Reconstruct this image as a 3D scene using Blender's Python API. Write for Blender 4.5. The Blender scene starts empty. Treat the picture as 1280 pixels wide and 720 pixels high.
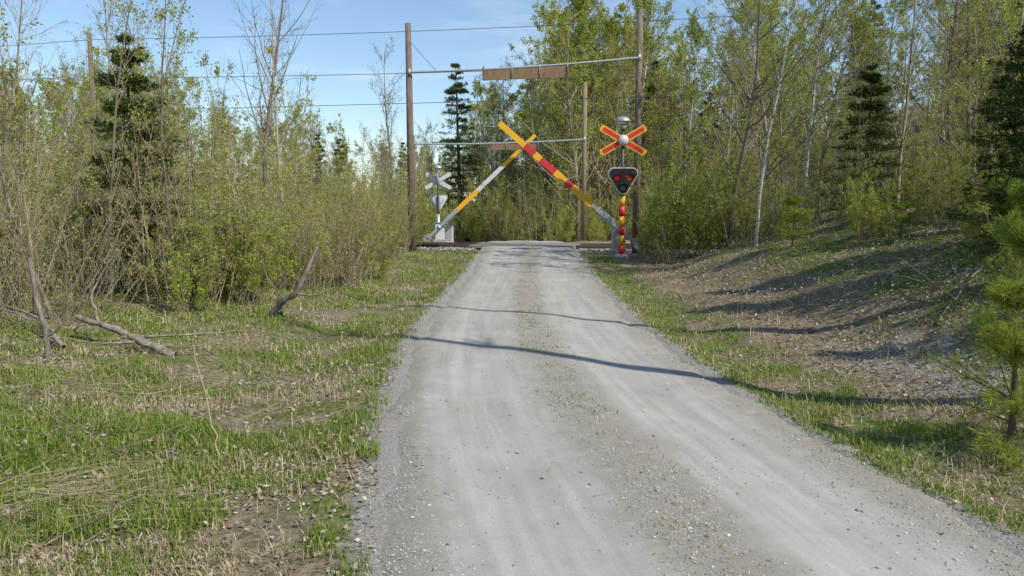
import bpy, math, numpy as np
from mathutils import Vector, Matrix
rng=np.random.default_rng(7)
scene=bpy.context.scene
scene.view_settings.view_transform='Standard'
scene.view_settings.look='None'
scene.view_settings.exposure=0

# ---------------------------------------------------------------- noise
_perm=np.random.default_rng(3).random((256,256))
def vnoise(x,y):
    xi=np.floor(x).astype(int); yi=np.floor(y).astype(int)
    fx=x-xi; fy=y-yi; fx=fx*fx*(3-2*fx); fy=fy*fy*(3-2*fy)
    a=_perm[xi%256,yi%256]; b=_perm[(xi+1)%256,yi%256]
    c=_perm[xi%256,(yi+1)%256]; d=_perm[(xi+1)%256,(yi+1)%256]
    return (a*(1-fx)+b*fx)*(1-fy)+(c*(1-fx)+d*fx)*fy
def fbm(x,y,s=1.0,o=4):
    x=np.asarray(x,float)/s+37.3; y=np.asarray(y,float)/s+91.7
    r=0;a=.5;t=0
    for i in range(o):
        r=r+a*vnoise(x,y); t+=a; a*=.5; x=x*2.03+11.1; y=y*2.03+5.7
    return r/t
def ss(a,b,x):
    t=np.clip((np.asarray(x,float)-a)/(b-a),0,1); return t*t*(3-2*t)

# ---------------------------------------------------------------- terrain
HW=1.60
def roadc(y):
    ys=np.array([-40,-5,0,2,3.8,5.2,6.9,9.8,13,17,22,28,34,38,44,60,200])
    xs=np.array([6.0,2.4,1.5,1.2,.93,.70,.50,.32,.28,.34,.48,.60,.55,.1,-2.5,-14,-110])
    y=np.asarray(y,float)
    return (np.interp(y-.8,ys,xs)+np.interp(y,ys,xs)+np.interp(y+.8,ys,xs))/3
def roadz(y):
    return .30*ss(19,28,y)-.9*ss(33.5,46,y)
def raild(x,y): return (y-(30.6-.2*x))/1.02
def height(x,y,fine=True):
    x=np.asarray(x,float); y=np.asarray(y,float)
    c=roadc(y); z=roadz(y)
    dl=(c-HW)-x; dr=x-(c+HW)
    z=z-.08*ss(0,.9,dl)*(1-ss(1.0,2.4,dl))+.20*ss(1.2,6,dl)
    near=1-ss(18,25,y)
    z=z+(1.30*ss(.7,6.4,dr)+.22*ss(2,3.4,dr))*near*ss(-4,3,y+6)
    z=z-.05*ss(0,.4,dr)*(1-ss(.6,1.2,dr))
    hx=x-2.2
    z=z+6*ss(7,45,hx)+ 9*ss(5,95,hx)*ss(38,100,y)+4.5*ss(50,95,y)*ss(-14,2,x)
    z=z-2.5*ss(8,60,-hx)
    far=ss(.2,1.6,np.maximum(dl,dr))
    z=z+far*((fbm(x,y,2.2,3)-.5)*.32+(fbm(x+50,y,9,2)-.5)*.5*ss(2,8,np.maximum(dl,dr)))
    if fine: z=z+ss(-.12,.5,np.maximum(dl,dr))*(fbm(x,y+20,.35,3)-.5)*.07
    r=np.abs(raild(x,y)); k=1-ss(2.0,6.0,r)
    z=z*(1-k)+.17*k
    return z

# ---------------------------------------------------------------- mesh builder
class MB:
    def __init__(s): s.v=[];s.n=0;s.f=[]
    def add(s,V,F,m=0,smooth=False):
        V=np.asarray(V,float).reshape(-1,3); F=np.asarray(F,int)
        s.v.append(V); s.f.append((F+s.n,m,smooth)); s.n+=len(V)
    def mesh(s,name,mats):
        me=bpy.data.meshes.new(name)
        V=np.concatenate(s.v); me.vertices.add(len(V)); me.vertices.foreach_set('co',V.astype(np.float32).ravel())
        L=np.concatenate([f.ravel() for f,_,_ in s.f]); tot=np.concatenate([np.full(len(f),f.shape[1]) for f,_,_ in s.f])
        mi=np.concatenate([np.full(len(f),m) for f,m,_ in s.f]); sm=np.concatenate([np.full(len(f),q) for f,_,q in s.f])
        me.loops.add(len(L)); me.loops.foreach_set('vertex_index',L.astype(np.int32))
        me.polygons.add(len(tot)); st=np.concatenate([[0],np.cumsum(tot)[:-1]])
        me.polygons.foreach_set('loop_start',st.astype(np.int32))
        for m in mats: me.materials.append(m)
        me.polygons.foreach_set('material_index',mi.astype(np.int32))
        me.polygons.foreach_set('use_smooth',sm.astype(bool))
        me.update(calc_edges=True)
        return me
    def obj(s,name,mats,parent=None):
        return link(name,s.mesh(name,mats),parent)
def link(name,data,parent=None):
    o=bpy.data.objects.new(name,data); scene.collection.objects.link(o)
    if parent: o.parent=parent
    return o
def empty(name,loc=(0,0,0)):
    o=link(name,None); o.empty_display_size=.2; o.location=loc; return o
def norm(a): return a/np.maximum(np.linalg.norm(a,axis=-1,keepdims=True),1e-9)

def tubes(mb,P,R,sides,m=0):
    B,n,_=P.shape
    T=norm(np.gradient(P,axis=1)); ref=np.zeros_like(T); ref[...,0]=.31; ref[...,1]=.9; ref[...,2]=.1
    par=np.abs((T*norm(ref)).sum(-1,keepdims=True))>.9
    ref=np.where(par,np.array([0,0,1.]),ref)
    U=norm(np.cross(T,ref)); W=np.cross(T,U)
    a=np.arange(sides)*2*np.pi/sides
    ring=P[:,:,None]+R[:,:,None,None]*(np.cos(a)[None,None,:,None]*U[:,:,None]+np.sin(a)[None,None,:,None]*W[:,:,None])
    b=np.arange(B)[:,None,None]*n*sides; i=np.arange(n-1)[None,:,None]*sides; j=np.arange(sides)[None,None,:]; j2=(j+1)%sides
    F=np.stack([b+i+j,b+i+j2,b+i+sides+j2,b+i+sides+j],-1).reshape(-1,4)
    mb.add(ring.reshape(-1,3),F,m,True)
def grow(r,S,D,L,R,n,wob,up,tip=.25):
    P=[S]; d=norm(D)
    for i in range(n-1):
        d=norm(d+wob*r.normal(size=d.shape)+np.array([0,0,up])); P.append(P[-1]+d*(L/(n-1))[:,None])
    t=np.linspace(0,1,n)
    return np.stack(P,1),R[:,None]*(1-(1-tip)*t)[None]
def children(r,P,R,L,k,t0,t1,ang,lenf,radf,flat=1.,taper=.6):
    B,n,_=P.shape
    t=r.uniform(t0,t1,(B,k)); f=t*(n-1); i=np.minimum(f.astype(int),n-2); f=(f-i)[...,None]
    bi=np.arange(B)[:,None]
    S=P[bi,i]*(1-f)+P[bi,i+1]*f; T=norm(P[bi,i+1]-P[bi,i])
    q=r.normal(size=S.shape); q[...,2]*=flat; q=q-T*(q*T).sum(-1,keepdims=True); q=norm(q)
    a=ang*r.uniform(.7,1.3,(B,k,1)); D=np.cos(a)*T+np.sin(a)*q
    LL=lenf*L[:,None]*(1-taper*t)*r.uniform(.6,1.25,(B,k))
    RR=R[bi,i]*radf*r.uniform(.7,1.1,(B,k))
    return S.reshape(-1,3),D.reshape(-1,3),LL.ravel(),RR.ravel()
def leaves(mb,r,C,l,w,m,A=None,jit=0.):
    N=len(C); 
    if A is None: A=norm(r.normal(size=(N,3)))
    else: A=norm(A+jit*r.normal(size=(N,3)))
    Bv=norm(np.cross(A,r.normal(size=(N,3))))
    l=np.broadcast_to(l,(N,))[:,None]*r.uniform(.6,1.3,(N,1)); w=np.broadcast_to(w,(N,))[:,None]*r.uniform(.7,1.2,(N,1))
    V=np.stack([C,C+A*l*.45+Bv*w*.5,C+A*l,C+A*l*.45-Bv*w*.5],1)
    F=np.arange(N*4).reshape(-1,4); mb.add(V,F,m)
def along(r,P,k,t0=0.1):
    B,n,_=P.shape; t=r.uniform(t0,1,(B,k)); f=t*(n-1); i=np.minimum(f.astype(int),n-2); f=(f-i)[...,None]; bi=np.arange(B)[:,None]
    return (P[bi,i]*(1-f)+P[bi,i+1]*f).reshape(-1,3), norm(P[bi,i+1]-P[bi,i]).reshape(-1,3)

# ---------------------------------------------------------------- materials
def newmat(name):
    m=bpy.data.materials.new(name); m.use_nodes=True; nt=m.node_tree; nt.nodes.clear(); return m,nt
def nd(nt,t,**k):
    n=nt.nodes.new(t)
    for a,b in k.items(): setattr(n,a,b)
    return n
def ramp(nt,fac,stops):
    r=nd(nt,'ShaderNodeValToRGB'); cr=r.color_ramp
    while len(cr.elements)<len(stops): cr.elements.new(.5)
    for e,(p,c) in zip(cr.elements,stops): e.position=p; e.color=(*c,1)
    nt.links.new(fac,r.inputs[0]); return r.outputs[0]
def noise(nt,scale,detail=4,rough=.6,vec=None,dist=0):
    n=nd(nt,'ShaderNodeTexNoise'); n.inputs['Scale'].default_value=scale; n.inputs['Detail'].default_value=detail; n.inputs['Roughness'].default_value=rough; n.inputs['Distortion'].default_value=dist
    if vec is not None: nt.links.new(vec,n.inputs['Vector'])
    return n.outputs[0]
def mix(nt,f,a,b,mode='MIX'):
    m=nd(nt,'ShaderNodeMix',data_type='RGBA',blend_type=mode)
    for s,v in ((m.inputs[0],f),(m.inputs[6],a),(m.inputs[7],b)):
        if isinstance(v,(int,float)): s.default_value=v
        elif isinstance(v,tuple): s.default_value=(*v,1)
        else: nt.links.new(v,s)
    return m.outputs[2]
def mth(nt,op,a,b=None,c=None):
    m=nd(nt,'ShaderNodeMath',operation=op)
    for i,v in enumerate((a,b,c)):
        if v is None: continue
        if isinstance(v,(int,float)): m.inputs[i].default_value=v
        else: nt.links.new(v,m.inputs[i])
    return m.outputs[0]
def sstep(nt,v,a,b):
    m=nd(nt,'ShaderNodeMapRange',interpolation_type='SMOOTHSTEP'); m.inputs[1].default_value=a; m.inputs[2].default_value=b
    nt.links.new(v,m.inputs[0]); return m.outputs[0]
def finish(nt,col,rough=.8,bump=None,bs=.3,bd=.02,metal=0,spec=.3,emis=None):
    p=nd(nt,'ShaderNodeBsdfPrincipled'); o=nd(nt,'ShaderNodeOutputMaterial')
    if isinstance(col,tuple): p.inputs['Base Color'].default_value=(*col,1)
    else: nt.links.new(col,p.inputs['Base Color'])
    p.inputs['Roughness'].default_value=rough; p.inputs['Metallic'].default_value=metal; p.inputs['Specular IOR Level'].default_value=spec
    if emis: p.inputs['Emission Color'].default_value=(*emis[0],1); p.inputs['Emission Strength'].default_value=emis[1]
    if bump is not None:
        b=nd(nt,'ShaderNodeBump'); b.inputs['Strength'].default_value=bs; b.inputs['Distance'].default_value=bd
        nt.links.new(bump,b.inputs['Height']); nt.links.new(b.outputs[0],p.inputs['Normal'])
    nt.links.new(p.outputs[0],o.inputs[0])
def paint(name,col,rough=.5,dirt=.35,metal=0,dcol=(.12,.10,.08),emis=None):
    m,nt=newmat(name); tc=nd(nt,'ShaderNodeTexCoord').outputs['Object']
    n=noise(nt,6,6,.7,tc); f=sstep(nt,n,.45,.8); f=mth(nt,'MULTIPLY',f,dirt)
    c=mix(nt,f,col,dcol); n2=noise(nt,60,3,.6,tc); c=mix(nt,mth(nt,'MULTIPLY',n2,dirt*.4),c,tuple(x*.5 for x in col))
    finish(nt,c,rough,n2,.1,.003,metal,.4,emis); return m
def leafmat(name,stops,trans=.35,objvar=.35):
    m,nt=newmat(name); g=nd(nt,'ShaderNodeNewGeometry'); c=ramp(nt,g.outputs['Random Per Island'],stops)
    oi=nd(nt,'ShaderNodeObjectInfo'); v=nd(nt,'ShaderNodeHueSaturation'); nt.links.new(c,v.inputs['Color'])
    mr=nd(nt,'ShaderNodeMapRange'); mr.inputs[3].default_value=1-objvar; mr.inputs[4].default_value=1+objvar; nt.links.new(oi.outputs['Random'],mr.inputs[0]); nt.links.new(mr.outputs[0],v.inputs['Value'])
    hr=nd(nt,'ShaderNodeMapRange'); hr.inputs[3].default_value=.480; hr.inputs[4].default_value=.512
    if objvar: nt.links.new(mth(nt,'FRACT',mth(nt,'MULTIPLY',oi.outputs['Random'],7.3)),hr.inputs[0]); nt.links.new(hr.outputs[0],v.inputs['Hue'])
    d=nd(nt,'ShaderNodeBsdfDiffuse'); t=nd(nt,'ShaderNodeBsdfTranslucent'); s=nd(nt,'ShaderNodeMixShader'); s.inputs[0].default_value=trans
    nt.links.new(v.outputs[0],d.inputs[0]); nt.links.new(v.outputs[0],t.inputs[0]); nt.links.new(d.outputs[0],s.inputs[1]); nt.links.new(t.outputs[0],s.inputs[2])
    o=nd(nt,'ShaderNodeOutputMaterial'); nt.links.new(s.outputs[0],o.inputs[0]); return m
def bark(name,a,b,scale=8,birch=False):
    m,nt=newmat(name); tc=nd(nt,'ShaderNodeTexCoord').outputs['Object']
    mp=nd(nt,'ShaderNodeMapping'); mp.inputs['Scale'].default_value=(1,1,3.5 if birch else .3); nt.links.new(tc,mp.inputs[0])
    n=noise(nt,scale,5,.7,mp.outputs[0]); f=sstep(nt,n,.5 if birch else .3,.62 if birch else .7)
    c=mix(nt,f,a,b); oi=nd(nt,'ShaderNodeObjectInfo').outputs['Random']
    c=mix(nt,mth(nt,'MULTIPLY',oi,.4),c,(.12,.10,.075)); finish(nt,c,.9,n,.4,.01,0,.15); return m

M_bark=bark('bark_grey',(.30,.26,.20),(.14,.115,.085))
M_twig=bark('twig_tan',(.46,.38,.26),(.28,.22,.145))
M_birch=bark('bark_birch',(.55,.52,.46),(.12,.10,.085),5,True)
M_sprb=bark('bark_spruce',(.13,.09,.06),(.06,.045,.03))
M_dead=bark('dead_wood',(.36,.31,.25),(.12,.10,.075),14)
M_lf=leafmat('leaf_spring',[(0,(.23,.27,.045)),(.5,(.36,.41,.07)),(1,(.50,.51,.13))],.5,.2)
M_lf2=leafmat('leaf_olive',[(0,(.25,.23,.065)),(.5,(.36,.35,.10)),(1,(.48,.44,.18))],.45,.2)
M_nd=leafmat('needle_spruce',[(0,(.032,.052,.016)),(.6,(.070,.105,.028)),(1,(.14,.18,.05))],.15)
M_pn=leafmat('needle_young',[(0,(.10,.15,.02)),(.5,(.20,.27,.04)),(1,(.36,.40,.08))],.35)
M_gr=leafmat('grass_blades',[(0,(.11,.18,.025)),(.45,(.19,.29,.04)),(.78,(.30,.36,.07)),(1,(.46,.40,.20))],.4,0)
M_dry=leafmat('dry_grass_blades',[(0,(.28,.21,.12)),(.5,(.47,.385,.23)),(1,(.66,.57,.38))],.25,0)
M_lit=leafmat('litter_leaves',[(0,(.15,.11,.075)),(.4,(.30,.225,.15)),(.8,(.43,.36,.27)),(1,(.58,.52,.44))],.1,0)
M_flw=leafmat('flower_petals',[(0,(.7,.7,.68)),(1,(.85,.85,.85))],.2,0)

def ground_mat():
    m,nt=newmat('ground_soil'); tc=nd(nt,'ShaderNodeNewGeometry').outputs['Position']
    at=nd(nt,'ShaderNodeAttribute',attribute_name='mask'); sp=nd(nt,'ShaderNodeSeparateColor'); nt.links.new(at.outputs['Color'],sp.inputs[0])
    n1=noise(nt,1.3,6,.65,tc); n2=noise(nt,14,6,.75,tc); n3=noise(nt,75,3,.7,tc)
    lit=ramp(nt,n2,[(.25,(.08,.06,.04)),(.45,(.19,.15,.10)),(.6,(.32,.26,.17)),(.8,(.44,.38,.27))])
    grn=ramp(nt,n2,[(.3,(.07,.09,.02)),(.5,(.13,.165,.035)),(.75,(.22,.25,.08))])
    f=mth(nt,'ADD',sp.outputs[1],mth(nt,'MULTIPLY',mth(nt,'SUBTRACT',n1,.5),1.8)); f=sstep(nt,f,.35,.7)
    c=mix(nt,f,lit,grn)
    gv=ramp(nt,n3,[(.3,(.15,.135,.115)),(.5,(.31,.29,.255)),(.7,(.48,.45,.405))])
    n4=noise(nt,4,4,.7,tc)
    g=mth(nt,'ADD',sp.outputs[0],mth(nt,'MULTIPLY',mth(nt,'SUBTRACT',n2,.5),1.3)); g=mth(nt,'ADD',g,mth(nt,'MULTIPLY',mth(nt,'SUBTRACT',n4,.5),1.2)); g=sstep(nt,g,.35,.65)
    c=mix(nt,g,c,gv); h=mth(nt,'ADD',n2,mth(nt,'MULTIPLY',n3,.4)); finish(nt,c,.95,h,.8,.04,0,.1); return m
M_ground=ground_mat()
def road_mat():
    m,nt=newmat('road_gravel'); uv=nd(nt,'ShaderNodeUVMap',uv_map='off').outputs[0]; pos=nd(nt,'ShaderNodeNewGeometry').outputs['Position']
    sx=nd(nt,'ShaderNodeSeparateXYZ'); nt.links.new(uv,sx.inputs[0]); u=sx.outputs[0]
    wob=mth(nt,'MULTIPLY',mth(nt,'SUBTRACT',noise(nt,.7,4,.6,pos),.5),.5); wob=mth(nt,'ADD',wob,mth(nt,'MULTIPLY',mth(nt,'SUBTRACT',noise(nt,5,4,.6,pos),.5),.35)); uu=mth(nt,'ADD',u,wob); au=mth(nt,'ABSOLUTE',uu)
    big=noise(nt,.9,5,.6,pos); mid=noise(nt,9,5,.7,pos); fine=noise(nt,110,4,.8,pos); grit=noise(nt,260,2,.7,pos); patch=noise(nt,3.2,5,.7,pos)
    mp=nd(nt,'ShaderNodeMapping'); mp.inputs['Scale'].default_value=(5,.30,1); nt.links.new(uv,mp.inputs[0]); streak=noise(nt,1.7,4,.6,mp.outputs[0])
    smooth=ramp(nt,mth(nt,'ADD',mth(nt,'MULTIPLY',big,.4),mth(nt,'MULTIPLY',streak,.6)),[(.36,(.325,.30,.26)),(.64,(.47,.44,.395))])
    smooth=mix(nt,mth(nt,'MULTIPLY',sstep(nt,patch,.45,.75),.35),smooth,(.28,.255,.215))
    smooth=mix(nt,mth(nt,'MULTIPLY',sstep(nt,fine,.42,.62),.35),smooth,(.22,.205,.175))
    smooth=mix(nt,mth(nt,'MULTIPLY',sstep(nt,grit,.55,.7),.3),smooth,(.64,.61,.56))
    loose=ramp(nt,fine,[(.32,(.14,.13,.11)),(.5,(.31,.285,.245)),(.68,(.53,.50,.45))])
    loose=mix(nt,.4,loose,ramp(nt,mid,[(.35,(.22,.18,.12)),(.65,(.40,.355,.28))]))
    cen=mth(nt,'SUBTRACT',1.0,sstep(nt,au,.12,.44)); edge=sstep(nt,au,1.10,1.45)
    f=mth(nt,'MAXIMUM',mth(nt,'MULTIPLY',cen,.95),edge); f=mth(nt,'MULTIPLY',f,sstep(nt,mid,.27,.53))
    c=mix(nt,f,smooth,loose)
    h=mth(nt,'ADD',mth(nt,'MULTIPLY',fine,mth(nt,'ADD',.3,f)),mth(nt,'MULTIPLY',mid,.4)); finish(nt,c,.93,h,.65,.014,0,.12); return m
M_road=road_mat()
def stonemat(name,stops):
    m,nt=newmat(name); g=nd(nt,'ShaderNodeNewGeometry'); c=ramp(nt,g.outputs['Random Per Island'],stops); finish(nt,c,.9,None,spec=.15); return m
M_stone=stonemat('stones',[(0,(.19,.17,.145)),(.5,(.35,.325,.285)),(1,(.56,.53,.48))])
M_bal=stonemat('ballast_stones',[(0,(.10,.085,.075)),(.5,(.25,.225,.20)),(1,(.48,.44,.40))])

# ---------------------------------------------------------------- ground sheet
nx,ny=560,640
s=np.linspace(-1,1,nx); X=np.sinh(s*6.0)/np.sinh(6.0)*700+1.0*(1-np.abs(s))
Y=np.sinh(np.linspace(-3.3,6.0,ny))/np.sinh(6.0)*900+6
gx,gy=np.meshgrid(X,Y,indexing='ij')
gz=height(gx,gy)
c=roadc(gy); off=np.abs(gx-c)
gz=gz-np.where(off<HW+.02,.05*(1-ss(HW-.3,HW+.02,off+.25*(fbm(gx,gy,.8,3)-.5))),0)
V=np.stack([gx,gy,gz],-1).reshape(-1,3)
I=np.arange(nx*ny).reshape(nx,ny); F=np.stack([I[:-1,:-1],I[1:,:-1],I[1:,1:],I[:-1,1:]],-1).reshape(-1,4)
mb=MB(); mb.add(V,F,0,True); ground=mb.obj('ground',[M_ground])
dd=np.abs(gx-c)-HW
rightside=(gx>c)
gm=(1-ss(-.05,.32,dd))+.60*np.where(rightside,(ss(1.0,1.8,dd)*(1-ss(2.2,3.0,dd)))*(1-ss(8,11,gy)),0)
gm=np.maximum(gm,1-ss(1.9,2.8,np.abs(raild(gx,gy))))
gr=np.where(rightside,.55*(1-ss(.8,1.6,dd))+.55*ss(2,3.5,dd),.50)
gr=gr*(1-.5*ss(36,42,gy))
col=np.stack([np.clip(gm,0,1),np.clip(gr,0,1),gm*0,gm*0+1],-1).reshape(-1,4)
a=ground.data.color_attributes.new('mask','FLOAT_COLOR','POINT'); a.data.foreach_set('color',col.astype(np.float32).ravel())

# ---------------------------------------------------------------- road sheet
def roadsurf(x,y):
    ru=x-roadc(y); return roadz(y)+.008+.035*(1-(ru/HW)**2)-.022*np.exp(-((np.abs(ru)-.78)/.3)**2)+(fbm(x,y,.9,3)-.5)*.025-.06*ss(HW-.22,HW+.08,np.abs(ru)+.5*(fbm(x,y,.8,3)-.5))
ys=np.concatenate([np.arange(-30,20,.12),np.arange(20,70,.25)]); us=np.linspace(-1,1,35)*(HW+.10)
ry,ru=np.meshgrid(ys,us,indexing='ij'); rx=roadc(ry)+ru; rz=roadsurf(rx,ry)
V=np.stack([rx,ry,rz],-1).reshape(-1,3); I=np.arange(rx.size).reshape(rx.shape)
F=np.stack([I[:-1,:-1],I[:-1,1:],I[1:,1:],I[1:,:-1]],-1).reshape(-1,4)
mb=MB(); mb.add(V,F,0,True); road=mb.obj('gravel_road',[M_road])
uvl=road.data.uv_layers.new(name='off'); vi=np.empty(len(road.data.loops),np.int32); road.data.loops.foreach_get('vertex_index',vi)
uvs=np.stack([ru.ravel()[vi],ry.ravel()[vi]],-1); uvl.data.foreach_set('uv',uvs.astype(np.float32).ravel())
def surf(x,y):
    z=height(x,y); return np.where(np.abs(x-roadc(y))<HW,np.maximum(roadsurf(x,y),z-.05),z)

# ---------------------------------------------------------------- scatter
def polar(r,N,d0,d1,a0,a1):
    d=d0*(d1/d0)**r.random(N); a=np.radians(r.uniform(a0,a1,N)); return d*np.sin(a),d*np.cos(a)
octv=np.array([[1,0,0],[0,1,0],[-1,0,0],[0,-1,0],[0,0,.8],[0,0,-.8]],float); octf=np.array([[0,1,4],[1,2,4],[2,3,4],[3,0,4],[1,0,5],[2,1,5],[3,2,5],[0,3,5]])
def stones(name,r,x,y,z,size,mat):
    N=len(x); V=octv[None]*size[:,None,None]*r.uniform(.55,1.25,(N,6,1)); a=r.uniform(0,6.3,N); ca,sa=np.cos(a)[:,None],np.sin(a)[:,None]
    VV=np.stack([V[...,0]*ca-V[...,1]*sa,V[...,0]*sa+V[...,1]*ca,V[...,2]*.8],-1)+np.stack([x,y,z],-1)[:,None]
    F=(octf[None]+np.arange(N)[:,None,None]*6).reshape(-1,3); mb=MB(); mb.add(VV,F,0); return mb.obj(name,[mat])
r=np.random.default_rng(11)
x,y=polar(r,210000,2.2,26,-50,50); u=np.abs(x-roadc(y)); uc=np.abs(x-roadc(y)+.5*(fbm(x,y,1.4,3)-.5))
rs=x>roadc(y)
pr=.65*np.exp(-(uc/.30)**2)+.40*np.exp(-((u-HW+.16+.5*(fbm(x+3,y,.9,3)-.5))/.28)**2)+.05*(u<HW)+np.where(rs&(u>HW+1.0)&(u<HW+2.9)&(y<11),.5*(fbm(x,y,.8,3)>.5),0)
k=r.random(len(x))<pr*ss(.3,.6,fbm(x,y,.5,3))*1.3; x,y=x[k],y[k]; d=np.hypot(x,y)
sz=r.gamma(2.0,.0016,len(x))+.0014+d*.0003; sz=np.minimum(sz,.018)
stones('loose_gravel',r,x,y,surf(x,y)+sz*.2,sz,M_stone)

def blades(name,r,x,y,z,h,w,mat,lean=.5):
    N=len(x); az=r.uniform(0,2*np.pi,N); fx,fy=np.cos(az),np.sin(az); ph=az+np.pi/2+r.normal(0,.5,N); bx,by=np.cos(ph),np.sin(ph)
    ln=np.abs(r.normal(0,lean,N))+.08
    B=np.stack([x,y,z-.01],-1); S=np.stack([bx,by,0*bx],-1)*w[:,None]; Fd=np.stack([fx,fy,0*fx],-1)
    m1=B+np.array([0,0,1.])*(h*.55*np.cos(np.minimum(ln*.5,1.3)))[:,None]+Fd*(h*.55*np.sin(np.minimum(ln*.5,1.3)))[:,None]
    t=m1+np.array([0,0,1.])*(h*.5*np.cos(np.minimum(ln*1.6,1.8)))[:,None]+Fd*(h*.5*np.sin(np.minimum(ln*1.6,1.8)))[:,None]
    V=np.stack([B-S*.5,B+S*.5,m1+S*.4,m1-S*.4,t],1).reshape(-1,3); i=np.arange(N)[:,None]*5
    mb=MB(); mb.add(V,i+np.array([[0,1,2,3]]),0); mb.f.append((i+np.array([[3,2,4]]),0,False)); return mb.obj(name,[mat])
r=np.random.default_rng(12)
x,y=polar(r,620000,2.0,34,-54,50); c=roadc(y); dl=(c-HW)-x; dr=x-(c+HW); d=np.hypot(x,y)
n1=fbm(x,y,.9,4); n2=fbm(x+9,y+4,.3,3); ed=.55*(fbm(x+70,y,.7,3)-.5)
pl=ss(-.15,.35,dl+ed)*ss(.41,.55,n1*.6+n2*.4)*(1-.45*ss(4,7,dl))
prr=np.where(dr>-.3,ss(-.15,.12,dr+ed)*(1-ss(.9,1.5,dr))*ss(.38,.52,n2)*.9+ss(1.6,2.6,dr)*.7*ss(.44,.56,n1),0)
pc=np.where(np.abs(x-c+.5*(fbm(x,y,1.4,3)-.5))<.24,.5*ss(.47,.56,n2)*ss(3,7,y),0)
p=np.where(dl>-.3,pl,prr)+pc
p=p*(np.abs(raild(x,y))>2.2)
k=r.random(len(x))<p; x,y,dl,dr,d=x[k],y[k],dl[k],dr[k],d[k]
h=np.where(dl>0,r.uniform(.03,.13,len(x)),r.uniform(.025,.095,len(x)))*(.45+1.0*fbm(x,y,.7,2)); h=np.where((dl<0)&(dr<0),h*.45,h)
blades('grass',r,x,y,surf(x,y),h,.0036+d*.0007,M_gr,.75)
r=np.random.default_rng(13)
x,y=polar(r,330000,2.0,34,-54,50); c=roadc(y); dl=(c-HW)-x; dr=x-(c+HW); d=np.hypot(x,y)
n1=fbm(x+30,y,.7,4); ed=.5*(fbm(x+70,y,.7,3)-.5)
p=np.where(dl>-.25,ss(-.15,.6,dl+ed)*(.14+.8*ss(.47,.58,n1)),np.where(dr>-.1,ss(-.1,.2,dr+ed)*(.16+.4*ss(.48,.6,n1)),0))*(np.abs(raild(x,y))>2.2)
pc=np.where(np.abs(x-c+.5*(fbm(x,y,1.4,3)-.5))<.2,.10,0)
k=r.random(len(x))<(p+pc)*.6; x,y,d=x[k],y[k],d[k]; inr=np.abs(x-roadc(y))<HW-.2
blades('dry_grass',r,x,y,surf(x,y)+.014,r.uniform(.03,.14,len(x))*np.where(inr,.4,1),.0027+d*.0006,M_dry,1.7)
r=np.random.default_rng(14); mb=MB()
for (cx,cy,az,n,sp) in [(-2.55,4.3,.30,130,.30),(-3.0,3.7,.5,70,.3),(-3.9,7.0,.1,80,.5),(-1.9,6.5,1.0,20,.35),(-4.6,9.2,.2,70,.5),(-3.3,5.6,2.2,40,.4)]:
    S=np.stack([cx+r.normal(0,sp,n),cy+r.normal(0,sp*.6,n),np.zeros(n)],-1); a=az+r.normal(0,.6,n)
    D=np.stack([np.cos(a),np.sin(a),r.normal(.05,.06,n)],-1); L=r.uniform(.2,.7,n)
    P,R=grow(r,S,D,L,np.full(n,.0022),4,.08,-.02); P[...,2]+=height(P[...,0],P[...,1])+.03+r.random(n)[:,None]*.05; tubes(mb,P,R,3)
straw=mb.obj('straw',[M_dry])
r=np.random.default_rng(15)
x,y=polar(r,170000,2.2,30,-52,50); c=roadc(y); dl=(c-HW)-x; dr=x-(c+HW); d=np.hypot(x,y)
p=np.where(dl>0,.12+.35*(fbm(x,y,.8,3)>.52)+.3*ss(4,7,dl),np.where(dr>0,.1+.75*ss(.9,2,dr),.0012))*(np.abs(raild(x,y))>2.2)
k=r.random(len(x))<p; x,y,d=x[k],y[k],d[k]; C=np.stack([x,y,surf(x,y)+.008+r.random(len(x))*.018*(np.abs(x-roadc(y))>HW)],-1)
A=r.normal(size=(len(x),3)); A[:,2]*=.3; A=norm(A); Bv=np.cross(A,norm(np.array([0,0,1.])+.5*r.normal(size=A.shape))); Bv=norm(Bv)
l=(r.uniform(.018,.042,len(x))+d*.0008)[:,None]; V=np.stack([C,C+A*l*.45+Bv*l*.35,C+A*l,C+A*l*.5-Bv*l*.35],1)
mb=MB(); mb.add(V,np.arange(len(x)*4).reshape(-1,4),0); mb.obj('fallen_leaves',[M_lit])
r=np.random.default_rng(16)
x,y=polar(r,26000,4,24,12,46); dr=x-(roadc(y)+HW); n=fbm(x,y,1.3,3); k=(dr>1.6)&(n>.54)&(y>6)&(r.random(len(x))<.10); x,y=x[k],y[k]
mb=MB(); C=np.stack([x,y,surf(x,y)+.07+.04*r.random(len(x))],-1)
for q in range(5):
    a=q*2*np.pi/5+r.random(len(x)); A=np.stack([np.cos(a),np.sin(a),.35+0*a],-1); leaves(mb,r,C,.017+.0003*np.hypot(x,y),.013+.0003*np.hypot(x,y),0,A,.1)
S=C.copy(); S[:,2]-=.1; tubes(mb,np.stack([S,C],1),np.full((len(x),2),.0012),3,1)
mb.obj('wood_anemones',[M_flw,M_gr])
r=np.random.default_rng(18)
x,y=polar(r,90000,2.5,26,-50,50); c=roadc(y); dl=(c-HW)-x; dr=x-(c+HW); n=fbm(x+5,y+8,1.1,3)
k=((dr>1.8)&(n>.48)|(dl>1.2)&(n>.56))&(r.random(len(x))<.5)&(np.abs(raild(x,y))>2.4); x,y=x[k],y[k]; d=np.hypot(x,y)
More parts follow.
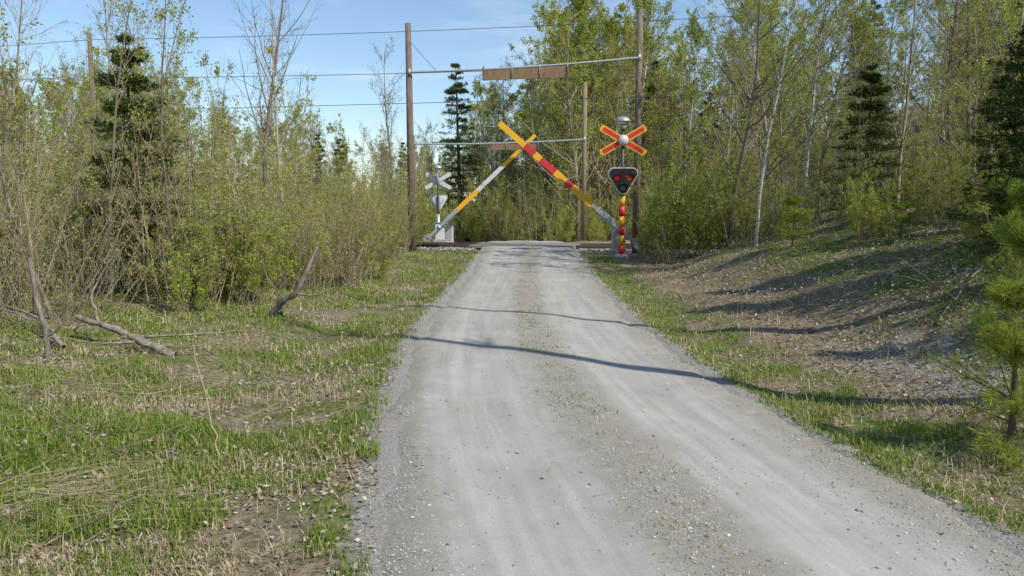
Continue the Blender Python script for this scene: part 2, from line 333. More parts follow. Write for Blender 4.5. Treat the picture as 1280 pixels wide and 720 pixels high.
C=np.stack([x,y,surf(x,y)+r.uniform(.01,.11,len(x))],-1); A=r.normal(size=(len(x),3)); A[:,2]=np.abs(A[:,2])*.5; mb=MB(); leaves(mb,r,C,.022+.0012*d,.014+.0009*d,0,A); mb.obj('ground_herbs',[M_gr])

# ---------------------------------------------------------------- plant prototypes
def decid(seed,H,r0,kb,k2,k3,nl,ls,mats,t0=.3,ang=.75,lenf=.42,wob=.05,up=.03,far=False,thr=.42):
    r=np.random.default_rng(seed); mb=MB()
    P,R=grow(r,np.array([[0,0,-.25]]),np.array([[r.normal(0,.05),r.normal(0,.05),1.]]),np.array([H]),np.array([r0]),14,wob,.04,.12); tubes(mb,P,R,7,0)
    S,D,L,Rr=children(r,P,R,np.array([H]),kb,t0,.98,ang,lenf,.45,taper=.75); P1,R1=grow(r,S,D,L,np.maximum(Rr,.014 if far else 0),7,.10,up+.06,.3); tubes(mb,P1,R1,4 if not far else 3,1)
    S,D,L2,Rr=children(r,P1,R1,L,k2,.15,1,.7,.45,.5); P2,R2=grow(r,S,D,L2,np.maximum(Rr,.010 if far else .004),4 if far else 5,.12,up,.4); tubes(mb,P2,R2,3,1)
    S,D,L3,Rr=children(r,P2,R2,L2,k3,.2,1,.7,.55,.6); P3,R3=grow(r,S,D,L3,np.maximum(Rr,.003),3,.15,up-.05,.4)
    if not far: tubes(mb,P3,R3,3,1)
    if nl:
        C,_=along(r,P3,nl); C2,_=along(r,P2,max(nl//2,1),.4); C=np.concatenate([C,C2]); C=C+r.normal(0,.07 if far else .04,C.shape)
        kk=fbm(C[:,0]+C[:,2]*.7+seed,C[:,1]+C[:,2]*.5,1.0,2)>thr; C=C[kk]; leaves(mb,r,C,ls,ls*.75,2)
    return mb.mesh('tree_mesh_%d'%seed,mats)
def shrub(seed,H,ns,spread,k2,k3,nl,ls,mats,lean=.22):
    r=np.random.default_rng(seed); mb=MB()
    a=r.uniform(0,6.28,ns); rr=spread*np.sqrt(r.random(ns)); S=np.stack([rr*np.cos(a),rr*np.sin(a),0*a-.15],-1)
    D=np.stack([np.cos(a)*lean*r.random(ns)*2+r.normal(0,.08,ns),np.sin(a)*lean*r.random(ns)*2+r.normal(0,.08,ns),1+0*a],-1); L=H*r.uniform(.35,1.05,ns)
    P,R=grow(r,S,D,L,.003+.0032*L,9,.07,.05,.2); tubes(mb,P,R,4,0)
    S,D,L1,Rr=children(r,P,R,L,k2,.2,.98,.6,.38,.55); P1,R1=grow(r,S,D,L1,np.maximum(Rr,.0035),5,.1,.10,.35); tubes(mb,P1,R1,3,1)
    S,D,L2,Rr=children(r,P1,R1,L1,k3,.15,1,.6,.5,.7); P2,R2=grow(r,S,D,L2,np.maximum(Rr,.0028),3,.12,.05,.4)
    k=r.random(len(P2))<.5; tubes(mb,P2[k],R2[k],3,1)
    if nl:
        C,_=along(r,P2,nl); C2,_=along(r,P1,max(nl,1),.3); C=np.concatenate([C,C2]); C=C+r.normal(0,.03,C.shape); leaves(mb,r,C,ls,ls*.7,2)
    return mb.mesh('shrub_mesh_%d'%seed,mats)
def spruce(seed,H,Rm,dens,mats,nl=.09,nw=.016,kn=10,upd=.0):
    r=np.random.default_rng(seed); mb=MB()
    P,R=grow(r,np.array([[0,0,-.2]]),np.array([[0,0,1.]]),np.array([H]),np.array([.016*H+.01]),12,.012,.05,.08); tubes(mb,P,R,6,0)
    n=int(dens*H); t=np.sort(r.uniform(.04,.985,n)); t=t*.5+.5*np.round(t*H*2.2)/(H*2.2); t=np.clip(t,.03,.99)
    f=t*11; i=np.minimum(f.astype(int),10); f=(f-i)[:,None]; S=P[0][i]*(1-f)+P[0][i+1]*f
    a=r.uniform(0,6.28,n); D=np.stack([np.cos(a),np.sin(a),.35*t+.0*a-.12+upd],-1); L=(Rm*(1-t)**.75+.06)*r.uniform(.55,1.25,n)
    P1,R1=grow(r,S,D,L,.004+.008*L,6,.05,-.01+upd*.2,.3); tubes(mb,P1,R1,3,0)
    S,D,L1,Rr=children(r,P1,R1,L,12,.12,1,.85,.42,.5,flat=.25); P2,R2=grow(r,S,D,L1,np.full(len(L1),.003),3,.06,-.03)
    for PP,k in ((P2,kn),(P1,kn*3)):
        C,T=along(r,PP,k,.05); leaves(mb,r,C,nl,nw,1,T,.55)
    return mb.mesh('spruce_mesh_%d'%seed,mats)

birchM=[M_birch,M_bark,M_lf]; treeM=[M_bark,M_bark,M_lf]; oliveM=[M_bark,M_twig,M_lf2]; shM=[M_twig,M_twig,M_lf]; shO=[M_twig,M_twig,M_lf2]; spM=[M_sprb,M_nd]
T_birch=[decid(21,13,.075,34,6,4,8,.072,birchM,.2),decid(22,15,.09,38,6,4,8,.078,birchM,.25),decid(23,11,.06,30,6,4,7,.068,birchM,.15),decid(24,14,.07,34,6,4,6,.07,birchM,.2)]
T_far=[decid(35,14,.12,40,7,5,7,.12,[M_bark,M_twig,M_lf],.10,.8,.38,far=True,thr=.46),decid(36,16,.12,44,7,5,6,.115,[M_birch,M_bark,M_lf],.15,.65,.33,far=True,thr=.46),decid(37,13,.11,40,7,4,4,.105,oliveM,.06,.75,.40,far=True,thr=.44),decid(38,12,.08,38,7,4,4,.10,[M_birch,M_twig,M_lf2],.05,.6,.34,far=True,thr=.44),decid(39,14,.12,40,8,3,1,.09,[M_bark,M_bark,M_lf2],.12,.7,.36,far=True)]
T_farH=[14,16,13,12,14]
T_tree=[decid(31,14,.13,34,6,4,7,.085,treeM,.15,.9,.45),decid(32,12,.11,34,6,4,5,.078,oliveM,.15,.8,.45),decid(33,13,.10,30,7,4,1,.06,oliveM,.22,.85,.5)]
T_bare=[decid(41,11,.10,26,6,4,0,.08,[M_bark,M_bark,M_lf],.25,.6,.42),decid(42,9,.07,24,5,4,1,.06,[M_twig,M_twig,M_lf2],.15,.55,.4)]
T_shadow=[decid(43,13,.21,8,3,2,0,.08,treeM,.6,.6,.2,.03),decid(44,13,.13,7,3,2,0,.06,treeM,.65,.55,.2,.03)]
T_sap=[decid(45,6,.03,20,4,3,5,.052,[M_twig,M_twig,M_lf],.1,.5,.3),decid(46,5,.025,18,4,3,4,.05,[M_twig,M_twig,M_lf2],.1,.5,.32),decid(47,6.5,.035,20,4,3,4,.05,[M_bark,M_twig,M_lf],.15,.45,.3)]
T_sh=[shrub(51,3.6,18,.6,7,4,5,.048,shM),shrub(52,3.0,20,.65,7,4,4,.046,shO),shrub(53,4.2,16,.65,7,4,5,.048,shM),shrub(54,2.2,22,.5,6,4,6,.05,shM,.35),shrub(55,3.4,22,.7,7,3,1,.045,shO,.3),shrub(57,2.8,18,.7,6,3,1,.04,shO,.4)]
T_shg=[shrub(56,3.6,34,.7,8,4,9,.062,[M_twig,M_twig,M_lf],.3)]
T_spr=[spruce(61,7,1.7,32,spM,.10,.021,13),spruce(62,5,1.5,36,spM,.10,.019,14),spruce(63,12,2.4,19,spM,.17,.036,8)]
def place(name,me,x,y,s=1.,rot=None,parent=None,z=None,tilt=0.):
    o=link(name,me,parent); o.location=(x,y,float(height(x,y,False)) if z is None else z)
    o.rotation_euler=(rng.normal(0,tilt),rng.normal(0,tilt),rng.uniform(0,6.28) if rot is None else rot); o.scale=(s,s,s*rng.uniform(.92,1.08)); return o
def pick(l): return l[rng.integers(len(l))]
def inroad(x,y,m=1.2): return abs(x-float(roadc(y)))<HW+m
def onrail(x,y,m=2.6): return abs(float(raild(x,y)))<m

# left thicket
und=empty('left_thicket')
spr_left=[(-6.1,13.0,T_spr[1],.82),(-10.4,15.5,T_spr[0],.60),(-14.5,18,T_spr[0],.8)]
n=0
while n<104:
    y=rng.uniform(9.5,28.5); x=-(3.5+ (abs(rng.normal(0,1))*5.5)+max(0,(15-y))*.38)
    if inroad(x,y,1.8) or onrail(x,y,2.6) or x<-24: continue
    if np.hypot(x+4.3,y-9)<2.0: continue
    if any(abs(x/y-a/b)<.035 and y<b+.7 for a,b,_,_ in spr_left[:1]): continue
    place('bush_%d'%n,pick(T_sh),x,y,rng.uniform(.6,1.05)*(1 if y<18 else .85),parent=und,tilt=.06); n+=1
n=0
while n<72:
    y=rng.uniform(9.5,28); x=-(4.8+abs(rng.normal(0,1))*6+max(0,13-y)*.4)
    if onrail(x,y,2.6) or x<-24 or (x/y>-.24): continue
    if any(abs(x/y-a/b)<.02 and y<b+.7 for a,b,_,_ in spr_left[:1]): continue
    place('sapling_%d'%n,pick(T_sap),x,y,rng.uniform(.6,1.0),parent=und,tilt=.06); n+=1
for (x,y,me,s) in [(-4.5,13.2,T_shg[0],.5),(-3.3,19,T_sh[3],.8),(-4.9,12.0,T_sh[3],.6),(-7.0,9.8,T_sh[4],.75),(-6.4,9.0,T_sh[5],.7),(-5.9,9.9,T_sh[5],.6),(-7.6,8.8,T_sh[1],.8),(-6.3,7.8,T_sh[4],.55)]: place('bush',me,x,y,s)
for (x,y,me,s) in spr_left: place('spruce_tree',me,x,y,s)
for (x,y,me,s) in [(-8.4,27,T_bare[0],.98),(-7.4,26.0,T_bare[1],.9),(-13,26,T_bare[1],1.0),(-10.6,25,T_tree[2],.62),(-16,25,T_tree[2],.7),(-20,24,T_birch[2],.8)]:
    place('bare_tree' if me in T_bare else 'deciduous_tree',me,x,y,s)
# distant woods, left beyond the railway
fl=empty('distant_forest')
n=0
while n<160:
    y=rng.uniform(43,105); u=rng.uniform(-.80,-.03); x=u*y
    if abs(x-float(roadc(y)))<2.0 and y<50: continue
    if onrail(x,y,4): continue
    top=.085+.035*rng.random()+.055*float(ss(-.3,-.5,u))-.02*float(ss(-.26,-.20,u)*(1-ss(-.10,-.05,u)))
    tgt=(1.65+top*y)-float(height(x,y,False)); i=rng.choice([0,1,2,2,3,3,4,4])
    sp=rng.random()<.04
    me=T_spr[2] if sp else T_far[i]; Hn=12 if sp else T_farH[i]
    place('tree_%d'%n,me,x,y,max(.3,tgt/Hn),parent=fl); n+=1
place('birch_tree',T_far[4],-7.4,50,.85); place('spruce_tree',T_spr[2],-3.4,54,1.0)
# central + right woods beyond the railway
fr=empty('forest')
n=0
while n<165:
    y=rng.uniform(42,80); u=rng.uniform(-.045,.80) if n>45 else rng.uniform(-.04,.22); x=u*y
    if abs(x-float(roadc(y)))<2.2 and y<50: continue
    if onrail(x,y,4): continue
    i=rng.choice([0,0,1,1,2,2,3,4]); sp=rng.random()<(.03 if u<.3 else .10); me=T_spr[2] if sp else T_far[i]
    place('tree_%d'%n,me,x,y,rng.uniform(.65,1.15)*(.8 if u<.02 else 1),parent=fr); n+=1
n=0
while n<150:
    y=rng.uniform(38,58); x=rng.uniform(-26,34) if n>60 else rng.uniform(-6,11)
    if (abs(x-float(roadc(y)))<1.7 and y<50) or onrail(x,y,3.6): continue
    if abs(x)<8 and y<40.5: continue
    place('undergrowth_%d'%n,pick(T_sh[:4]+T_shg),x,y,rng.uniform(.8,1.35),parent=fr,tilt=.06); n+=1
# woods on the right-hand bank
pos=[]; n=0
while n<46:
    y=rng.uniform(12,28); x=rng.uniform(5.5,30)
    if x/y<.27 and not (y>23 and x>6.2): continue
    if x<8.8 and y<17: continue
    if onrail(x,y,2.8) or any(np.hypot(x-a,y-b)<1.1 for a,b in pos): continue
    pos.append((x,y)); me=pick([T_birch[0],T_birch[2],T_birch[3],T_bare[1],T_tree[1],T_birch[2],T_tree[0],T_birch[1],T_tree[0]])
    place('birch_tree' if me in T_birch else 'deciduous_tree',me,x,y,rng.uniform(.5,.85),tilt=.07); n+=1
ru_=empty('right_thicket'); n=0
while n<120:
    y=rng.uniform(11,29); x=rng.uniform(4.6,26)
    if x/y<.26 and not (y>21 and x>4.8): continue
    if x<7.8 and y<16: continue
    if x<6.8 and y<20: continue
    if onrail(x,y,2.8): continue
    place('bush_%d'%n,pick(T_sh+T_sap+T_shg),x,y,rng.uniform(.5,1.0),parent=ru_,tilt=.07); n+=1
for (x,y,s,me) in [(4.95,23.0,1.1,T_shg[0]),(5.8,24.4,1.15,T_shg[0]),(4.5,22.6,.45,T_sh[4]),(4.15,23.6,.45,T_shg[0]),(4.0,22.9,.3,T_sh[5]),(6.6,21.5,1.0,T_sh[3]),(6.4,19.0,.5,T_sh[5]),(6.2,17.6,.35,T_sh[3]),(7.1,16.6,.5,T_sh[3]),(7.8,14.4,.5,T_shg[0]),(8.0,12.6,.45,T_shg[0]),(7.2,10.2,.40,T_shg[0]),(6.9,12.0,.4,T_sh[3]),(7.3,13.2,.45,T_sh[5]),(6.2,10.6,.3,T_sh[3]),(6.5,14.6,.35,T_shg[0]),(5.6,8.4,.28,T_shg[0])]: place('bush',me,x,y,s)
for (x,y,s,me) in [(8.0,18.2,.72,T_spr[1]),(9.2,15.0,.75,T_spr[1]),(8.4,12.4,.62,T_spr[1]),(7.3,11.0,.80,T_spr[1]),(6.7,9.4,.82,T_spr[1]),(13,21,.9,T_spr[0]),(17.5,24,1.0,T_spr[2])]: place('spruce_tree',me,x,y,s)
PN0=spruce(64,1.5,.85,60,[M_sprb,M_pn],.05,.010,10,.25)
place('spruce_sapling',PN0,5.75,16.4,.80); place('spruce_sapling',PN0,6.6,13.6,.5)
PN=spruce(65,1.5,.62,40,[M_sprb,M_pn],.075,.0042,22,.35)
place('pine_sapling',PN,3.42,5.35,.90,1.0); place('pine_sapling',PN,4.95,7.6,1.0,.5)
for (x,y,me,s) in [(7.0,4.0,T_shadow[0],1.02),(7.6,7.5,T_shadow[1],.95),(14.5,5.0,T_tree[2],.9),(10.6,7.0,T_bare[1],.7)]: place('deciduous_tree',me,x,y,s)

# ---------------------------------------------------------------- dead branches, stalks
def path_obj(name,paths,mat,sides=7,extra=None):
    mb=MB()
    for pts,r0,r1 in paths:
        pts=np.array(pts,float); t=np.linspace(0,1,len(pts)); tt=np.linspace(0,1,len(pts)*4); P=np.stack([np.interp(tt,t,pts[:,i]) for i in range(3)],-1)
        P[1:-1]=(P[:-2]+P[1:-1]*2+P[2:])/4; P+=np.random.default_rng(len(pts)).normal(0,.006,P.shape); R=np.linspace(r0,r1,len(P))*(1+.15*np.sin(np.arange(len(P))*1.7)); tubes(mb,P[None],R[None],sides)
    return mb.obj(name,[mat])
def g(x,y,z): return (x,y,float(height(x,y))+z)
path_obj('dead_branch',[([g(-4.75,8.1,-.1),g(-4.78,8.1,.35),g(-4.86,8.1,.65),g(-4.92,8.15,1.02)],.032,.02),([g(-4.8,8.1,.2),g(-4.6,8.1,.38),g(-4.5,8.15,.7)],.016,.006),([g(-4.78,8.1,.3),g(-5.1,8.2,.45),g(-5.5,8.3,.5)],.014,.005)],M_dead)
path_obj('fallen_log',[([g(-5.1,9.3,.28),g(-4.6,9.2,.22),g(-4.1,9.0,.10),g(-3.8,8.9,.0)],.03,.06),([g(-4.8,9.25,.22),g(-5.0,9.4,.55),g(-4.75,9.5,1.0)],.022,.008),([g(-4.5,9.1,.15),g(-3.6,9.3,.22),g(-3.0,9.5,.32)],.018,.005),([g(-4.2,9.0,.1),g(-3.6,8.9,.12),g(-3.2,9.6,.28)],.014,.004),([g(-5.0,8.8,.05),g(-5.5,9.3,.2),g(-6.2,9.6,.3)],.03,.01),([g(-4.3,9.0,.12),g(-4.6,8.7,.10),g(-5.1,8.5,.2)],.014,.004)],M_dead)
path_obj('dead_branch',[([g(-3.75,12.2,-.05),g(-3.5,12.1,.28),g(-3.25,12,.42),g(-3.1,12,.75),g(-2.95,12.1,1.15)],.06,.025),([g(-3.25,12,.42),g(-3.0,12,.42),g(-2.7,12.1,.55)],.02,.008),([g(-3.45,12.1,.3),g(-3.7,12.0,.6),g(-3.75,12.0,.9)],.015,.005)],M_dead)
path_obj('dry_stalk',[([g(-2.0,5.35,-.02),g(-2.07,5.35,.3),g(-2.17,5.37,.74)],.007,.004)],M_dry,5)
path_obj('dead_branch',[([g(4.6,8.6,.02),g(5.3,9.2,.12),g(6.0,9.5,.3)],.012,.005),([g(5.1,9.0,.1),g(5.2,9.5,.35)],.008,.004)],M_dead)
r=np.random.default_rng(77); mb=MB(); N=520
x,y=polar(r,N,4,22,-42,44); c=roadc(y); k=np.abs(x-c)>HW+.9; x,y=x[k],y[k]; n=len(x)
a=r.uniform(0,6.28,n); S=np.stack([x,y,0*x],-1); D=np.stack([np.cos(a),np.sin(a),np.abs(r.normal(0,.5,n))],-1); P,R=grow(r,S,D,r.uniform(.2,.9,n),np.full(n,.005),5,.15,0); P[...,2]+=height(x,y)[:,None]+.02; tubes(mb,P,R,4)
mb.obj('fallen_twigs',[M_dead])

# ---------------------------------------------------------------- hardware helpers
def cyl(name,parent,p0,p1,r0,mat,r1=None,sides=16):
    p0=Vector(p0);p1=Vector(p1); r1=r0 if r1 is None else r1
    mb=MB(); d=np.array(p1-p0); P=np.stack([np.array(p0),np.array(p0)+d*.001,np.array(p0)+d*.999,np.array(p1)]); tubes(mb,P[None],np.array([[r0*.02,r0,r1,r1*.02]]),sides); return mb.obj(name,[mat],parent)
def box(name,parent,loc,dim,mat,rot=(0,0,0),bev=.01):
    me=bpy.data.meshes.new(name); import bmesh
    bm=bmesh.new(); bmesh.ops.create_cube(bm,size=1); bmesh.ops.scale(bm,vec=dim,verts=bm.verts)
    if bev: bmesh.ops.bevel(bm,geom=list(bm.edges),offset=bev,segments=2,affect='EDGES')
    bm.to_mesh(me); bm.free(); me.materials.append(mat); o=link(name,me,parent); o.location=loc; o.rotation_euler=rot; return o
def plate(name,parent,loc,pts,th,mat,rot=(0,0,0)):
    import bmesh
    me=bpy.data.meshes.new(name); bm=bmesh.new(); vs=[bm.verts.new((x,-th/2,z)) for x,z in pts]; f=bm.faces.new(vs)
    e=bmesh.ops.extrude_face_region(bm,geom=[f]); bmesh.ops.translate(bm,vec=(0,th,0),verts=[v for v in e['geom'] if isinstance(v,bmesh.types.BMVert)]); bmesh.ops.recalc_face_normals(bm,faces=bm.faces)
    bm.to_mesh(me); bm.free(); me.materials.append(mat); o=link(name,me,parent); o.location=loc; o.rotation_euler=rot; return o
def rtri(w,h,rad,n=6):
    cs=[(-w/2+rad,h/2-rad),(w/2-rad,h/2-rad),(0,-h/2+rad*1.1)]; out=[]
    for (cx,cz),(a0,a1) in zip(cs,[(205,90),(90,-25),(-25,-155)]):
        for q in range(n+1):
            a=math.radians(a0+(a1-a0)*q/n); out.append((cx+rad*math.cos(a),cz+rad*math.sin(a)))
    return out
def dome(name,parent,loc,rx,h,mat):
    prof=[(1.0,0),(1.0,.12),(.92,.4),(.72,.72),(.4,.93),(.02,1.0)]; P=np.array([[loc[0],loc[1],loc[2]-.01]]+[[loc[0],loc[1],loc[2]+b*h] for a,b in prof]); R=np.array([.02*rx]+[a*rx for a,b in prof]); mb=MB(); tubes(mb,P[None],R[None],20); return mb.obj(name,[mat],parent)
Y_=paint('paint_yellow',(.80,.43,.02),.5,.3); R_=paint('paint_red',(.60,.03,.03),.5,.25); W_=paint('paint_white',(.62,.62,.60),.5,.35); G_=paint('metal_grey',(.30,.31,.31),.5,.35); GL=paint('metal_galvanised',(.45,.46,.46),.45,.3,.4)
K_=paint('paint_black',(.015,.015,.016),.4,.1); DK=paint('metal_dark',(.06,.06,.06),.5,.3); RL=paint('lamp_red',(.45,.01,.015),.15,0,emis=((1,.02,.03),.10)); LW=paint('lamp_clear',(.10,.11,.11),.12,.1)
RU=paint('rail_rust',(.10,.055,.035),.5,.4); STL=paint('rail_top',(.5,.48,.46),.3,.2,.8)
M_pole=bark('weathered_pole',(.24,.185,.14),(.12,.09,.07),10)
M_pole2=bark('weathered_pole_light',(.38,.29,.20),(.20,.15,.10),10)
M_board=bark('weathered_board',(.36,.23,.12),(.20,.13,.08),9)
M_conc=paint('concrete',(.36,.35,.33),.9,.4); M_slp=bark('sleeper_wood',(.14,.11,.08),(.06,.05,.04)); M_deck=bark('deck_timber',(.34,.32,.28),(.22,.20,.17),12)

def gantry(name,xl,xr,y,zl,zr,pl,pr,bx,bw,bh,bz,mats,rr):
    e=empty(name,(0,0,0)); gl=float(height(xl,y)); gr=float(height(xr,y))
    cyl('pole_left',e,(xl,y,gl-.3),(xl-.06,y,zl),rr*1.15,mats[0],rr*.8); cyl('pole_right',e,(xr,y,gr-.3),(xr+.03,y,zr),rr*1.15,mats[1],rr*.8)
    n=15; t=np.linspace(0,1,n); P=np.stack([xl+(xr-xl)*t,0*t+y-rr-.03,pl+(pr-pl)*t-.12*4*t*(1-t)*.6],-1); mb=MB(); tubes(mb,P[None],np.full((1,n),.035),8); mb.obj('crossbar',[GL],e)
    zb=lambda x:float(np.interp(x,P[:,0],P[:,2]))
    box('sign_board',e,(bx,y-rr-.03,bz),(bw,.03,bh),M_board,(0,-math.atan2(pr-pl,xr-xl)*.6,0),.004)
    for q,dx in enumerate((-bw*.48,-bw*.16,bw*.16,bw*.48)): 
        cyl('hanger_%d'%q,e,(bx+dx,y-rr-.065,zb(bx+dx)+.05),(bx+dx,y-rr-.065,bz-bh*.45),.014,G_,sides=6)
    for q,(dx) in enumerate((-bw*.5,bw*.5)): box('board_cleat_%d'%q,e,(bx+dx*.97,y-rr-.075,bz),(.05,.03,bh*1.1),M_pole,bev=.003)
    cyl('collar_left',e,(xl-.02,y-rr-.03,pl-.08),(xl-.02,y-rr-.03,pl+.1),.05,GL,sides=8); cyl('collar_right',e,(xr,y-rr-.03,pr-.08),(xr,y-rr-.03,pr+.1),.05,GL,sides=8)
    for q,(xa,za,xb,zb2) in enumerate(((xl,pl+1.0,xl+.9,pl),(xr,pr+1.0,xr-.9,pr-.02))): cyl('stay_%d'%q,e,(xa,y-rr,za),(xb,y-rr-.03,zb2),.008,DK,sides=5)
    return e
gantry('overhead_warning_gantry',-3.36,4.18,27,7.75,8.2,6.15,6.62,.45,2.85,.38,6.12,(M_pole,M_pole),.12)
gantry('overhead_warning_gantry',-4.35,3.2,36,4.9,7.25,4.55,4.75,.1,2.2,.26,4.42,(M_pole,M_pole2),.11)

def signal(name,x,y,face=1,top=4.15,Lh=.78,w=.105,zh=2.38,hk=1.):
    e=empty(name,(x,y,float(height(x,y))-.02))
    if face<0: e.rotation_euler=(0,0,math.pi)
    cyl('foundation',e,(0,0,-.2),(0,0,.12),.22,M_conc); cyl('mast',e,(0,0,.1),(0,0,top-.25),.055,DK)
    zs=[.15,.42,.72,1.0,1.3,1.62,1.92]
    if face>0:
        for q in range(6): cyl('sleeve_%d'%q,e,(0,-.02,zs[q]),(0,-.02,zs[q+1]),.10,(R_,Y_)[q%2])
    else:
        cyl('sleeve',e,(0,0,.15),(0,0,1.3),.08,GL)
    cyl('bell_neck',e,(0,0,top-.28),(0,0,top-.12),.11*hk,G_); cyl('bell_glass',e,(0,0,top-.125),(0,0,top-.04),.15*hk,W_,.17*hk); dome('bell_hood',e,(0,0,top-.045),.23*hk,.16*hk,GL)
    zc=top-.62
    for q,ang in enumerate((30,-30)):
        yy=-.09-.028*q
        back=[(-Lh,-w),(Lh,-w),(Lh+.03,0),(Lh,w),(-Lh,w),(-Lh-.03,0)]
        if face>0:
            plate('crossbuck_arm_%d'%q,e,(0,yy,zc),back,.016,Y_,(0,math.radians(ang),0))
            inn=[(-Lh+.06,-w*.62),(Lh-.06,-w*.62),(Lh-.06,w*.62),(-Lh+.06,w*.62)]
            plate('crossbuck_band_%d'%q,e,(0,yy-.0105,zc),inn,.004,R_,(0,math.radians(ang),0))
        else:
            plate('crossbuck_arm_%d'%q,e,(0,yy,zc),back,.016,W_,(0,math.radians(ang),0))
    if face>0: cyl('bell_disc',e,(0,-.14,zc),(0,-.23,zc),.17,W_,.14)
    cyl('bracket',e,(0,0,zc),(0,-.14,zc),.05,G_)
    cyl('bracket_top',e,(0,.06,zc-.4),(0,.06,zc+.4),.04,G_)
    plate('head_rim',e,(0,-.20,zh),rtri(.92*hk,.84*hk,.17*hk),.03,W_); plate('head_face',e,(0,-.222,zh),rtri(.86*hk,.78*hk,.155*hk),.02,K_)
    plate('head_body',e,(0,-.11,zh),rtri(.62*hk,.56*hk,.12*hk),.15,DK if face>0 else W_)
    for q,(dx,dz,m) in enumerate(((-.19,.10,RL),(.19,.10,RL),(0,-.20,LW))):
        dx*=hk; dz*=hk
        cyl('lens_%d'%q,e,(dx,-.232,zh+dz),(dx,-.262,zh+dz),.105*hk,m,.09*hk,24)
        a=np.linspace(math.radians(-20),math.radians(200),15); V=[];F=[]
        for i,t in enumerate(a):
            for rr2 in (.125*hk,.118*hk):
                V.append((dx+rr2*math.cos(t),-.232,zh+dz+rr2*math.sin(t))); V.append((dx+rr2*math.cos(t),-.232-.12*(.35+.65*max(0,math.sin(t))),zh+dz+rr2*math.sin(t)))
        for i in range(len(a)-1):
            b=i*4; F+= [(b,b+1,b+5,b+4),(b+2,b+6,b+7,b+3),(b+1,b+3,b+7,b+5)]
        mb=MB(); mb.add(V,F,0); mb.obj('hood_%d'%q,[K_],e)
    return e
signal('railroad_crossing_signal',3.42,25.0,1,4.25)
signal('railroad_crossing_signal',-3.4,37.0,-1,3.45,.66,.09,1.85,.9)

def barrier(name,px,py,pz,dirx,ang,L,segs,w0,w1,boxmat):
    e=empty(name,(px,py,pz))
    ca,sa=math.cos(ang)*dirx,math.sin(ang)
    gz=float(height(px,py))-pz
    box('housing',e,(0,.28,(gz+.1)/2+.0),(.42,.36,abs(gz)+.25),boxmat,bev=.03); box('housing_lid',e,(0,.28,.20),(.48,.42,.05),G_,bev=.015); box('plinth',e,(0,.28,gz+.02),(.6,.55,.22),M_conc,bev=.02)
    cyl('pivot',e,(0,.15,0),(0,-.12,0),.09,GL)
    rot=(0,-math.atan2(sa,ca),0)
    for q,(a,b,m) in enumerate(segs):
        c=(a+b)/2*L; w=w0+(w1-w0)*(a+b)/2; box('arm_%d'%q,e,(c*ca,0,c*sa),((b-a)*L,.05,w),m,rot,.006)
    for s_ in (-.09,.09): box('fork_%d'%(s_>0),e,(.25*ca,s_,.25*sa),(1.9,.03,.13),GL,rot,.008)
    box('counterweight',e,(-.75*ca,.0,-.75*sa),(.36,.13,.30),G_,rot,.02)
    return e
segs=[(.06,.18,GL),(.18,.40,Y_),(.40,.45,R_),(.45,.54,Y_),(.54,.66,R_),(.66,.71,Y_),(.71,.79,R_),(.79,1,Y_)]
barrier('level_crossing_barrier',3.48,25.9,1.02,-1,math.radians(41),5.15,segs,.25,.19,GL)
segs=[(.06,.16,GL),(.16,.40,Y_),(.40,.66,W_),(.66,1,Y_)]
barrier('level_crossing_barrier',-3.3,36.3,.85,1,math.radians(43.5),6.0,segs,.22,.16,W_)
rc=empty('relay_cabinet',(-2.95,37.3,.1)); box('body',rc,(0,0,.45),(.42,.34,.85),W_,bev=.02); box('roof',rc,(0,0,.90),(.50,.42,.05),G_,bev=.01); box('door',rc,(0,-.176,.46),(.34,.012,.70),GL,bev=.004); box('base',rc,(0,0,0),(.5,.4,.1),M_conc,bev=.01)

# ---------------------------------------------------------------- railway
rail=empty('railway_track'); ang=math.atan2(-.2,1)
def rp(s_,o,z):
    c,s2=math.cos(ang),math.sin(ang); return (s_*c-o*s2, 30.6+s_*s2+o*c, z)
for q,o in enumerate((-.75,.75)):
    box('rail_%d'%q,rail,rp(0,o,.285),(160,.07,.12),RU,(0,0,ang),.01); box('rail_head_%d'%q,rail,rp(0,o,.352),(160,.05,.012),STL,(0,0,ang),0)
mb=MB(); cb=np.array([[i,j,k] for i in (-1,1) for j in (-1,1) for k in (-1,1)],float); cf=np.array([[0,1,3,2],[4,6,7,5],[0,4,5,1],[2,3,7,6],[0,2,6,4],[1,5,7,3]])
for s_ in np.arange(-60,60,.65):
    if abs(s_-.6)<2.4: continue
    V=cb*np.array([.12,1.25,.08]); c,s2=math.cos(ang),math.sin(ang); V=np.stack([V[:,0]*c-V[:,1]*s2,V[:,0]*s2+V[:,1]*c,V[:,2]],-1)+np.array(rp(s_,0,.15)); mb.add(V,cf,0)
mb.obj('sleepers',[M_slp],rail)
r=np.random.default_rng(5); N=26000; s_=r.normal(0,14,N); o=r.uniform(-2.3,2.3,N); c,s2=math.cos(ang),math.sin(ang); x=s_*c-o*s2; y=30.6+s_*s2+o*c
k=np.abs(x-roadc(y))>HW+.3; x,y=x[k],y[k]; st=stones('ballast',r,x,y,.19+r.random(len(x))*.04,r.uniform(.03,.065,len(x)),M_bal); st.parent=rail
for q,(o,w) in enumerate(((0,1.28),(-1.15,.62),(1.15,.62))): box('deck_%d'%q,rail,rp(.6,o,.295),(3.9,w,.10),M_deck,(0,0,ang),.01)
cat=empty('overhead_line')
def wire(name,z0,o,sag,r0=.012):
    s_=np.linspace(-62,62,80); mb=MB(); P=np.array([rp(a,o,z0-sag*(1-((((a+20)/42)%1)*2-1)**2)) for a in s_]); tubes(mb,P[None],np.full((1,80),r0),5); mb.obj(name,[DK],cat)
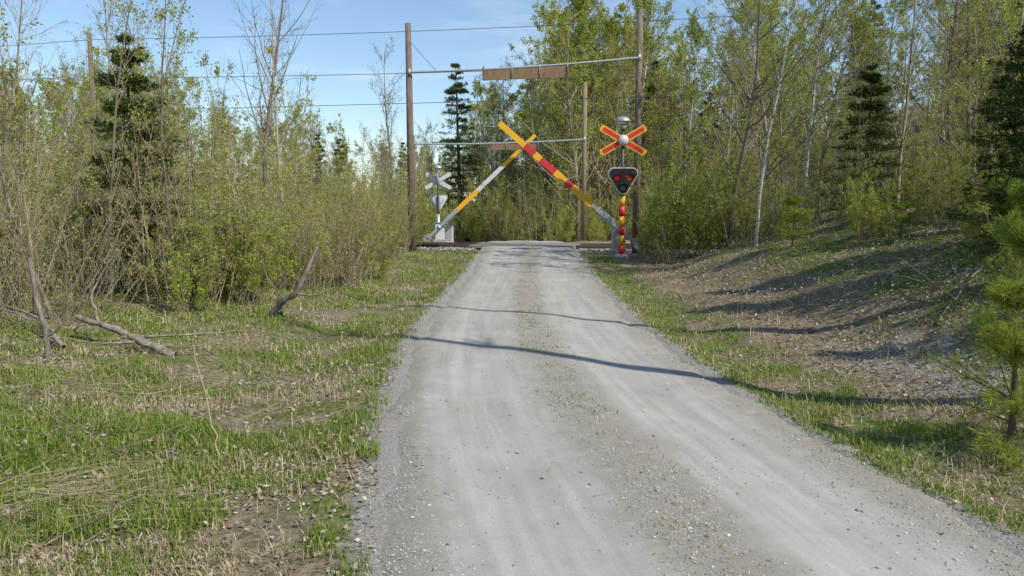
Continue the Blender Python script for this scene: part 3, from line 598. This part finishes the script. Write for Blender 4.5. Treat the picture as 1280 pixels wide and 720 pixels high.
wire('contact_wire',5.75,0,.02); wire('messenger_wire',7.2,0,.35); wire('feeder_wire',9.3,2.6,.3); 
for a in (-62,-20,22,64):
    p=rp(a,2.6,0); p2=rp(a,0,0); cyl('mast',cat,(p[0],p[1],0),(p[0],p[1],9.6),.14,M_pole,.10); cyl('bracket_arm',cat,(p[0],p[1],7.5),(p2[0],p2[1],7.2),.03,GL,sides=8); cyl('bracket_stay',cat,(p[0],p[1],5.9),(p2[0],p2[1],7.1),.025,GL,sides=8); cyl('registration_arm',cat,(p[0],p[1],6.0),(p2[0],p2[1],5.78),.02,GL,sides=8)

# ---------------------------------------------------------------- light, sky, camera
el=math.radians(45); az=math.radians(127)
sd=Vector((math.sin(az)*math.cos(el),math.cos(az)*math.cos(el),math.sin(el)))
sun=bpy.data.lights.new('sun','SUN'); sun.energy=5.0; sun.angle=math.radians(.55); sun.color=(1,.96,.88); so=link('sun',sun); so.rotation_euler=sd.to_track_quat('Z','Y').to_euler()
w=bpy.data.worlds.new('World'); scene.world=w; w.use_nodes=True; nt=w.node_tree; nt.nodes.clear()
sky=nd(nt,'ShaderNodeTexSky',sky_type='NISHITA'); sky.sun_disc=False; sky.sun_elevation=el; sky.sun_rotation=az; sky.air_density=1.15; sky.dust_density=.1; sky.ozone_density=4.0
tc=nd(nt,'ShaderNodeTexCoord').outputs['Generated']; mp=nd(nt,'ShaderNodeMapping'); mp.inputs['Scale'].default_value=(1.6,1.6,6); nt.links.new(tc,mp.inputs[0])
n=noise(nt,1.6,8,.62,mp.outputs[0],.5); f=mth(nt,'MULTIPLY',sstep(nt,n,.50,.76),.62)
c=mix(nt,f,sky.outputs[0],(6.3,6.5,6.8))
bg=nd(nt,'ShaderNodeBackground'); bg.inputs[1].default_value=.15; nt.links.new(c,bg.inputs[0]); o=nd(nt,'ShaderNodeOutputWorld'); nt.links.new(bg.outputs[0],o.inputs[0])
cam=bpy.data.cameras.new('camera'); cam.lens=28.1; cam.sensor_width=36; cam.clip_end=3000; cam.clip_start=.05
co=link('camera',cam); co.location=(0,0,1.65); co.rotation_euler=(math.radians(90-5.6),0,0); scene.camera=co
print('polys',sum(len(o.data.polygons) for o in bpy.data.objects if o.type=='MESH'))
